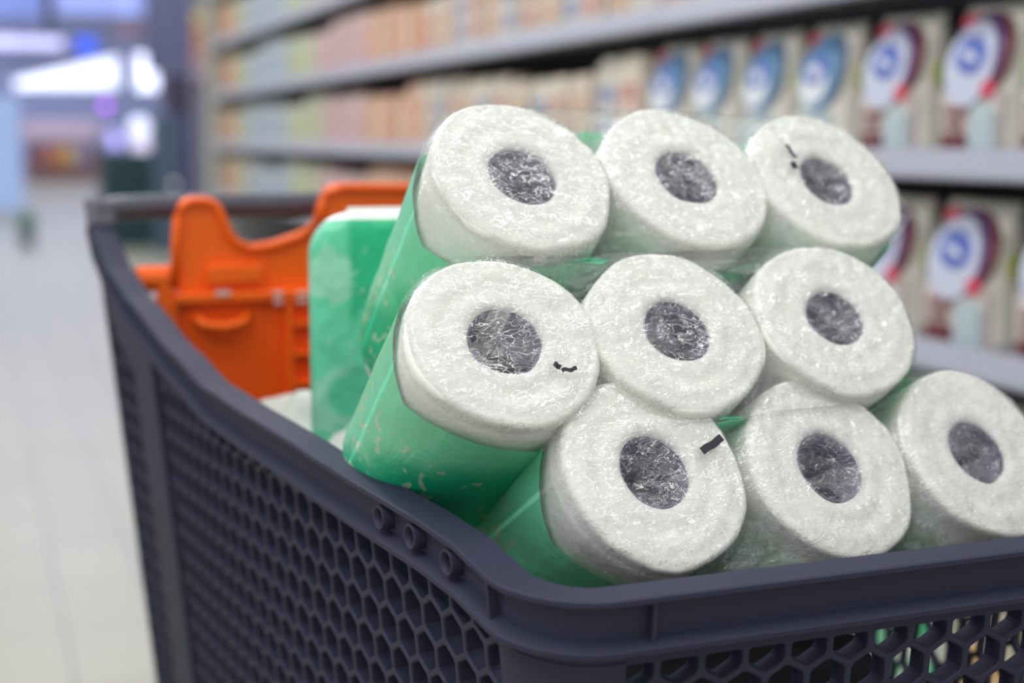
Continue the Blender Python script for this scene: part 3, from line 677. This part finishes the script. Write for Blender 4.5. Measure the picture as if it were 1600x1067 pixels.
# crossbar fold, lower panel, grid of ribs
x0, x1 = half[3][0]-.006, 2*ccx-half[3][0]+.006
m_ = MB(); m_.box(x0, SY-.012, zlow-.006, x1, SY+.012, zlow+.004); m_.box(x0+.03, SY-.009, zlow+.012, x0+.085, SY+.004, zlow+.03); sp_(m_.build('hinge_ledge', M_OR, None, False, .002))
m_ = MB(); low = [(x0+.006, zlow-.006), (x0+.012, zlow-.10), (x0+.06, zlow-.17), (x1-.06, zlow-.17), (x1-.012, zlow-.10), (x1-.006, zlow-.006)]
m_.prism(low, 'y', SY-.002, SY+.006); sp_(m_.build('lower_panel', M_OR2, None))
m_ = MB()
gx0, gx1 = sx_(449, 500)[0], sx_(490, 500)[0]
for x in (gx0, gx1, gx1+.035, gx1+.07, gx1+.105): m_.box(x-.003, SY-.012, zlow-.165, x+.003, SY-.001, zlow-.006)
for i in range(5): z = zlow-.03-.03*i; m_.box(gx0, SY-.012, z-.002, gx1+.105, SY-.001, z+.002)
m_.box(x0+.03, SY-.010, zlow-.135, gx0, SY-.001, zlow-.130)
sp_(m_.build('rib_grid', M_OR, None, False, .001))
p = sx_(345, 500); m_ = MB(); m_.tube([(p[0]-.026, SY-.004, p[1]+.005), (p[0]-.018, SY-.012, p[1]-.003), (p[0], SY-.014, p[1]-.006), (p[0]+.018, SY-.012, p[1]-.003), (p[0]+.026, SY-.004, p[1]+.005)], .005, 8); sp_(m_.build('finger_grip', M_OR, None, True))
for px, py, w_, h_ in ((345, 456, .014, .004), (430, 456, .009, .004), (468, 456, .012, .003), (431, 469, .007, .004), (468, 468, .010, .003)):
    p = sx_(px, py); m_ = MB(); m_.box(p[0]-w_/2, SY-.014, p[1]-h_/2, p[0]+w_/2, SY-.010, p[1]+h_/2); o = sp_(m_.build('sticker', mat('sticker', (222, 206, 198), .6))); o['label'] = 'pale sticker'
for sg in (0, 1):
    m_ = MB(); a = sx_(214, 438); b = sx_(276, 440); xa, xb = (a[0], b[0]) if not sg else (2*ccx-b[0], 2*ccx-a[0])
    m_.tube([(xa, SY+.01, a[1]), (xb, SY+.01, a[1])], .013, 14); m_.box(xa+.008, SY, a[1]-.035, xb, SY+.014, a[1]-.018); m_.box(xb-.018, SY-.002, a[1]-.10, xb, SY+.014, a[1]); m_.box(xa+(.012 if not sg else -.02), SY+.004, a[1]-.11, xb+(.02 if not sg else -.012), SY+.012, a[1]-.02)
    sp_(m_.build('hinge_tube', M_OR, None, False, .001))
# ------------------------------------------------------------------ packs of paper rolls
def basis(n, r):
    r = r.normalized(); n = (n-r*n.dot(r)).normalized(); s = n.cross(r); return Matrix((( r.x, s.x, n.x), (r.y, s.y, n.y), (r.z, s.z, n.z)))
def shear(vs, k): return [(v[0]+k[0]*min(0, v[2]), v[1]+k[1]*min(0, v[2]), v[2]) for v in vs]
def roll_mesh(R, rc, L, seed):
    # closed lathe about z, softened and faintly dented
    prof = [(rc, -L+.004), (rc, -.004), (rc+.0006, -.0015), (rc+.003, 0)]
    for i in range(1, 12): prof.append((lerp(rc+.003, R-.0035, i/11), .0006*sin(i*1.1)))
    prof += [(R-.002, -.0004), (R-.0006, -.0016), (R, -.0038)]+[(R, -L*i/8) for i in range(1, 8)]+[(R, -L+.006), (R-.001, -L+.003), (R-.004, -L), (rc+.004, -L), (rc, -L+.004)]
    n = 96; vs = []; fs = []
    for (r, z) in prof:
        for j in range(n):
            a = 2*pi*j/n; d = 0
            if r > R-.008: d = .0016*noise.noise(Vector((cos(a)*1.6+seed, sin(a)*1.6, z*9)))*1.5+.0006*noise.noise(Vector((cos(a)*9+seed, sin(a)*9, z*60)))
            elif r < rc+.0035: d = .0012*noise.noise(Vector((cos(a)*1.3+seed*2, sin(a)*1.3, 0)))
            vs.append(((r+d)*cos(a), (r+d)*sin(a), z+.0008*noise.noise(Vector((r*cos(a)*60, r*sin(a)*60, seed)))*(1 if -.003 < z else 0)))
    k = len(prof)
    for i in range(k-1):
        for j in range(n): fs.append((i*n+j, i*n+(j+1) % n, (i+1)*n+(j+1) % n, (i+1)*n+j))
    return vs, fs
def film_mesh(R, centers, L, seed, sag, point=(0, 0), sq=(1, 1)):
    centers = [(c[0]/sq[0], c[1]/sq[1]) for c in centers]
    Ro = R+.0018; x0 = centers[0][0]-Ro; x1 = centers[-1][0]+Ro; ey = point[1]
    nx, ny = 250, 84
    def cy(x):
        for (a, b) in zip(centers[:-1], centers[1:]):
            if a[0] <= x <= b[0]: return lerp(a[1], b[1], (x-a[0])/(b[0]-a[0]))
        return centers[0][1] if x < centers[0][0] else centers[-1][1]
    def hh(x):
        if x < centers[0][0]: return sqrt(max(0, Ro*Ro-(x-centers[0][0])**2))
        if x > centers[-1][0]: return sqrt(max(0, Ro*Ro-(x-centers[-1][0])**2))
        return Ro
    xs = []
    c0, c1_ = centers[0][0], centers[-1][0]
    for i in range(40): xs.append(c0-Ro*cos(pi/2*i/40))
    for i in range(nx-80): xs.append(lerp(c0, c1_, i/(nx-80)))
    for i in range(41): xs.append(c1_+Ro*sin(pi/2*i/40))
    N_ = len(xs); vs = []; fs = []
    def idx(i, j): return i*(ny+1)+j
    for i, x in enumerate(xs):
        h = hh(x); c = cy(x)
        for j in range(ny+1):
            b = -cos(pi*j/ny)*.35+(2*j/ny-1)*.65; y = c+b*h
            d = min(hypot(x-q[0], y-q[1]) for q in centers)
            edge = min(1, max(0, (1-max(abs(b), 0))*h/.010)); 
            if x < c0 or x > c1_:
                cc = centers[0] if x < c0 else centers[-1]; edge = min(1, max(0, (Ro-hypot(x-cc[0], y-cc[1]))/.010))
            z = .0022
            if d > R-.004: z -= min(sag, (d-R+.004)*1.3)
            if d < .022: z -= .0022*(1-(d/.022)**2)
            z -= .0026*(1-edge)**3
            w1 = noise.noise(Vector((x*28+seed, y*60, seed)))*.0016+abs(noise.noise(Vector((x*80+seed, y*130, 3))))*.0014+abs(noise.noise(Vector((x*210, y*260+seed, 7))))*.0007
            z += w1*min(1, edge+.3)
            vs.append((x, y, z))
    for i in range(N_-1):
        for j in range(ny): fs.append((idx(i, j), idx(i+1, j), idx(i+1, j+1), idx(i, j+1)))
    # sleeve from the boundary loop
    loop = [idx(i, 0) for i in range(N_)]+[idx(i, ny) for i in range(N_-1, -1, -1)]
    rows = [-.006, -.012, -.02]+[-.02-(L-.026)*k/14 for k in range(1, 15)]+[-L-.002]
    prev = loop; m = len(loop); mid = Vector(((x0+x1)/2, cy((x0+x1)/2), 0))
    for k, zr in enumerate(rows):
        cur = []
        for q, vi in enumerate(loop):
            bx, by = vs[vi][0], vs[vi][1]
            # outward direction
            if bx < c0: o = Vector((bx-c0, by-centers[0][1]))
            elif bx > c1_: o = Vector((bx-c1_, by-centers[-1][1]))
            else: o = Vector((0, by-cy(bx)))
            o = o.normalized() if o.length > 1e-6 else Vector((0, 1))
            # the wrap slumps between rolls further back
            dn = min(abs(bx-c[0]) for c in centers); slump = 0
            if c0 < bx < c1_: slump = -.010*min(1, dn/.05)**2*min(1, -zr/.05)
            dd = .0009+abs(noise.noise(Vector((bx*22+seed, by*22, zr*26))))*.0016+abs(noise.noise(Vector((bx*70+seed, by*70, zr*40))))*.0008
            if zr < -L+.012: dd -= (-L+.012-zr)*.45
            fx = point[0]*exp(-((by-ey)/.016)**2)*exp(-(zr+.012)**2/.0006) if bx > c1_ else 0
            cur.append(len(vs)); vs.append((bx+o.x*(dd+slump)+fx, by+o.y*(dd+slump), zr))
        for q in range(m):
            a, b = prev[q], prev[(q+1) % m]; c, d_ = cur[q], cur[(q+1) % m]
            if a == b: continue
            fs.append((a, b, d_, c))
        prev = cur
    fs.append(tuple(prev))
    return [(v[0]*sq[0], v[1]*sq[1], v[2]) for v in vs], fs
def pack(label, px_centres, n_cam, axis_cam, R, L, seed, edge, amp, sag=.012, point=(0, 0), rcs=(.0215,)*3, sq=(1, 1)):
    cs_ = [cs((c[0]-800)*c[2]/FPX, -(c[1]-533.5)*c[2]/FPX, c[2]) for c in px_centres]
    nw = csd(*n_cam); rw = cs_[-1]-cs_[0]; B3 = basis(nw, rw)
    root = empty('paper_roll_pack', (0, 0, 0)); root.matrix_world = Matrix.Translation(cs_[0]) @ B3.to_4x4()
    tag(root, label, 'paper roll pack', 'packs of three paper rolls')
    al = B3.transposed() @ csd(*axis_cam); kk = (al.x/al.z, al.y/al.z)
    loc = [B3.transposed() @ (c-cs_[0]) for c in cs_]; cen = [(l.x, l.y) for l in loc]
    print('PACK', [tuple(round(v, 4) for v in l) for l in loc], 'n', tuple(round(v, 2) for v in nw))
    for i, l in enumerate(loc):
        vs, fs = roll_mesh(R-.0006, rcs[i], L, seed+i*3.1); vs = shear([(v[0]*sq[0], v[1]*sq[1], v[2]) for v in vs], kk)
        o = fix(mesh('paper_roll', vs, fs, M_PAPER, root, True)); o.location = (l.x, l.y, -.0005-abs(l.z)*0)
        t = MB(); rc = rcs[i]-.0003; t.lathe([(rc-.0012, -L+.01), (rc, -L+.01), (rc, -.004), (rc-.0012, -.004)], n=48)
        m_ = bpy.data.meshes.new('cardboard_core'); v2 = []; f2 = []; n = 64
        for (r, z) in ((rc, -.003), (rc-.0012, -.0025), (rc-.0014, -L+.008), (rc, -L+.008)):
            for j in range(n): v2.append((r*cos(2*pi*j/n), r*sin(2*pi*j/n), z))
        for a in range(3):
            for j in range(n): f2.append((a*n+j, a*n+(j+1) % n, (a+1)*n+(j+1) % n, (a+1)*n+j))
        v2 = shear(v2, kk); k = mesh('cardboard_core', v2, f2, M_CARD, o, True); k['label'] = 'grey cardboard core'
    vs, fs = film_mesh(R, cen, L, seed, sag, point, sq); vs = shear(vs, kk)
    f = mesh('plastic_wrap', vs, fs, m_film('plastic_wrap', seed, edge, amp), root, True); fix(f)
    return root, B3, cs_[0], f
def mark(pk, px, py, w_, h_, rot, wav=.0003):     # black print mark on the wrap
    root, B3, o0, f = pk; r = ray(px, py); nw = B3.col[2]; t = (o0+nw*.0052-CAMP).dot(nw)/r.dot(nw); p = B3.transposed() @ (CAMP+r*t-o0)
    vs = []; fs = []; n = 6
    for i in range(n+1):
        a = (i/n-.5)*w_; 
        for s_ in (-1, 1):
            x = a; y = s_*h_/2+wav*sin(i*1.4); vs.append((p.x+x*cos(rot)-y*sin(rot), p.y+x*sin(rot)+y*cos(rot), p.z+.0003*sin(i)))
    for i in range(n): fs.append((2*i, 2*i+1, 2*i+3, 2*i+2))
    k = len(vs); vs += [(v[0], v[1], v[2]-.0003) for v in vs]; fs += [tuple(k+j for j in f_) for f_ in fs]
    m_ = mesh('print_mark', vs, fs, M_INK, root); m_['label'] = 'small black print mark'
DZ = 0
NF = (.45, .50, -.74)
pk1 = pack('lowest pack of three white rolls resting on the front rim of the trolley', [(1025, 735, .79), (1298, 730, .845), (1530, 704, .90)], NF, (-.32, -.39, .86), .0592, .19, 1.3, -.026, .012, rcs=(.0218, .0222, .021), sq=(.99, 1.01))
pk2 = pack('middle pack of three white rolls, between the lowest and the topmost', [(791, 530, .79), (1061, 514, .84), (1308, 494, .895)], NF, (-.275, -.47, .84), .0592, .19, 5.2, -.014, .012, rcs=(.0222, .0215, .0205), sq=(1.01, .93))
pk3 = pack('topmost pack of three white rolls on the stack', [(819, 272, .86), (1078, 270, .915), (1294, 280, .97)], (.42, .54, -.73), (-.285, -.535, .80), .0588, .21, 9.7, -.030, .012, point=(.008, -.025), rcs=(.0215, .0215, .0205), sq=(1.03, .98))
mark(pk1, 1113, 694, .0185, .0046, radians(26)); mark(pk2, 890, 577, .010, .0024, radians(4), .0006); mark(pk2, 871, 571, .0045, .0034, radians(-40)); mark(pk3, 1236, 236, .012, .0030, radians(-72)); mark(pk3, 1241, 258, .0055, .0050, radians(-70))
# upright green pack behind
def upright_pack():
    a = cs(-.160, .100, 1.10)
    root = empty('paper_roll_pack', (0, 0, 0)); fwd = Vector((-.30, -1, .10)).normalized(); up = Vector((0.02, .10, 1)); side = up.cross(fwd).normalized(); up = fwd.cross(side)
    B3 = Matrix(((side.x, up.x, fwd.x), (side.y, up.y, fwd.y), (side.z, up.z, fwd.z)))
    root.matrix_world = Matrix.Translation(a) @ B3.to_4x4(); tag(root, 'upright green-wrapped pack standing behind the stacked rolls', 'paper roll pack')
    W, H, D, R = .20, .27, .10, .034
    vs = []; fs = []; 
    # rounded box body, x right from the left edge, y down from the top, z front
    def outline(k):
        pts = []
        for cx, cy, a0 in ((R, -R, pi/2), (R, -H+R, pi), (W-R, -H+R, 1.5*pi), (W-R, -R, 0)):
            for i in range(9):
                an = a0+pi/2*i/8; pts.append((cx+R*k*cos(an) - (1-k)*0, cy+R*k*sin(an)))
        return pts
    rings = [(.55, -.0), (.8, -.0015), (.93, -.006), (1.0, -.016), (1.0, -D*.33), (1.0, -D*.66), (1.0, -D+.016), (.93, -D+.006), (.8, -D+.0015), (.55, -D)]
    n = 36
    for k, z in rings:
        for (x, y) in outline(k):
            d = .0025*noise.noise(Vector((x*18, y*18, z*30))); vs.append((x+d, y+d*.5, z+d))
    for i in range(len(rings)-1):
        for j in range(n): fs.append((i*n+j, i*n+(j+1) % n, (i+1)*n+(j+1) % n, (i+1)*n+j))
    fs.append(tuple(range(n))); fs.append(tuple((len(rings)-1)*n+j for j in range(n)))
    m = mat('green_print', (70, 196, 148), .28, .5); N = m.node_tree.nodes; L = m.node_tree.links; b = N['Principled BSDF']
    tc = N.new('ShaderNodeTexCoord'); sp = N.new('ShaderNodeSeparateXYZ'); L.new(tc.outputs['Object'], sp.inputs[0])
    def math(op, a, b_=None, c=None):
        q = N.new('ShaderNodeMath'); q.operation = op
        for i, x in enumerate((a, b_, c)):
            if x is None: continue
            if isinstance(x, (int, float)): q.inputs[i].default_value = x
            else: L.new(x, q.inputs[i])
        return q.outputs[0]
    nz = N.new('ShaderNodeTexNoise'); nz.inputs['Scale'].default_value = 22; nz.inputs['Detail'].default_value = 3; L.new(tc.outputs['Object'], nz.inputs['Vector'])
    c1_ = N.new('ShaderNodeMixRGB'); c1_.inputs[1].default_value = srgb((96, 206, 164)); c1_.inputs[2].default_value = srgb((20, 178, 126))
    t1 = N.new('ShaderNodeMapRange'); L.new(math('ADD', math('MULTIPLY', sp.outputs[0], -1.6), math('ADD', sp.outputs[1], math('MULTIPLY', nz.outputs['Fac'], .03))), t1.inputs['Value']); t1.inputs['From Min'].default_value = -.14; t1.inputs['From Max'].default_value = -.125
    t2 = N.new('ShaderNodeMapRange'); L.new(sp.outputs[0], t2.inputs['Value']); t2.inputs['From Min'].default_value = .030; t2.inputs['From Max'].default_value = .036
    L.new(math('MULTIPLY', t1.outputs[0], t2.outputs[0]), c1_.inputs[0])
    n3 = N.new('ShaderNodeTexNoise'); n3.inputs['Scale'].default_value = 16; n3.inputs['Detail'].default_value = 4; n3.inputs['Distortion'].default_value = 1.2; L.new(tc.outputs['Object'], n3.inputs['Vector'])
    t3 = N.new('ShaderNodeMapRange'); L.new(math('ADD', n3.outputs['Fac'], math('MULTIPLY', math('LESS_THAN', sp.outputs[0], .034), .05)), t3.inputs['Value']); t3.inputs['From Min'].default_value = .56; t3.inputs['From Max'].default_value = .62
    cx_ = N.new('ShaderNodeMixRGB'); L.new(math('MULTIPLY', t3.outputs[0], .55), cx_.inputs[0]); L.new(c1_.outputs[0], cx_.inputs[1]); cx_.inputs[2].default_value = srgb((176, 222, 200))  # pale mottling: sheer film and its highlights put into the colour
    c2_ = N.new('ShaderNodeMixRGB'); L.new(cx_.outputs[0], c2_.inputs[1]); c2_.inputs[2].default_value = srgb((238, 240, 234))
    top_w = math('GREATER_THAN', sp.outputs[1], -.006); tri_w = math('LESS_THAN', math('ADD', sp.outputs[1], math('MULTIPLY', sp.outputs[0], -1.0)), -.236)
    L.new(math('MAXIMUM', top_w, tri_w), c2_.inputs[0]); L.new(c2_.outputs[0], b.inputs['Base Color'])
    bp = N.new('ShaderNodeBump'); bp.inputs['Strength'].default_value = 1; bp.inputs['Distance'].default_value = .006; L.new(nz.outputs['Fac'], bp.inputs['Height']); L.new(bp.outputs[0], b.inputs['Normal'])
    fix(mesh('green_wrapper', vs, fs, m, root, True))
    # folded seam flap along the top
    f = MB(); f.box(.03, -.001, -D*.55, W-.03, .0055, -D*.45); f.build('seam_flap', mat('seam', (232, 238, 232), .4), root, False, .001)
upright_pack()
# crumpled white bag between seat and packs
def crumpled():
    c = Vector((.258, 1.13, .895)); rr = random.Random(3); n, k = 40, 24; vs = []; fs = []
    for i in range(k+1):
        th = pi*i/k
        for j in range(n):
            a = 2*pi*j/n; v = Vector((sin(th)*cos(a), sin(th)*sin(a), cos(th)))
            d = 1+.22*noise.noise(v*2.2)+.10*abs(noise.noise(v*5))+.04*noise.noise(v*11)
            vs.append((c.x+(v.x*.055-v.y*.02)*d, c.y+v.y*.10*d, c.z-.062+v.z*.058*d))
    for i in range(k):
        for j in range(n): fs.append((i*n+j, i*n+(j+1) % n, (i+1)*n+(j+1) % n, (i+1)*n+j))
    tag(fix(mesh('crumpled_bag', vs, fs, mat('pale_bag', (206, 210, 202), .4, .5, .5, 60, dist=.003), None, True)), 'crumpled off-white plastic bag lying between the orange seat and green pack', 'bag')
crumpled()

# black cloth bag inside the basket behind the front mesh
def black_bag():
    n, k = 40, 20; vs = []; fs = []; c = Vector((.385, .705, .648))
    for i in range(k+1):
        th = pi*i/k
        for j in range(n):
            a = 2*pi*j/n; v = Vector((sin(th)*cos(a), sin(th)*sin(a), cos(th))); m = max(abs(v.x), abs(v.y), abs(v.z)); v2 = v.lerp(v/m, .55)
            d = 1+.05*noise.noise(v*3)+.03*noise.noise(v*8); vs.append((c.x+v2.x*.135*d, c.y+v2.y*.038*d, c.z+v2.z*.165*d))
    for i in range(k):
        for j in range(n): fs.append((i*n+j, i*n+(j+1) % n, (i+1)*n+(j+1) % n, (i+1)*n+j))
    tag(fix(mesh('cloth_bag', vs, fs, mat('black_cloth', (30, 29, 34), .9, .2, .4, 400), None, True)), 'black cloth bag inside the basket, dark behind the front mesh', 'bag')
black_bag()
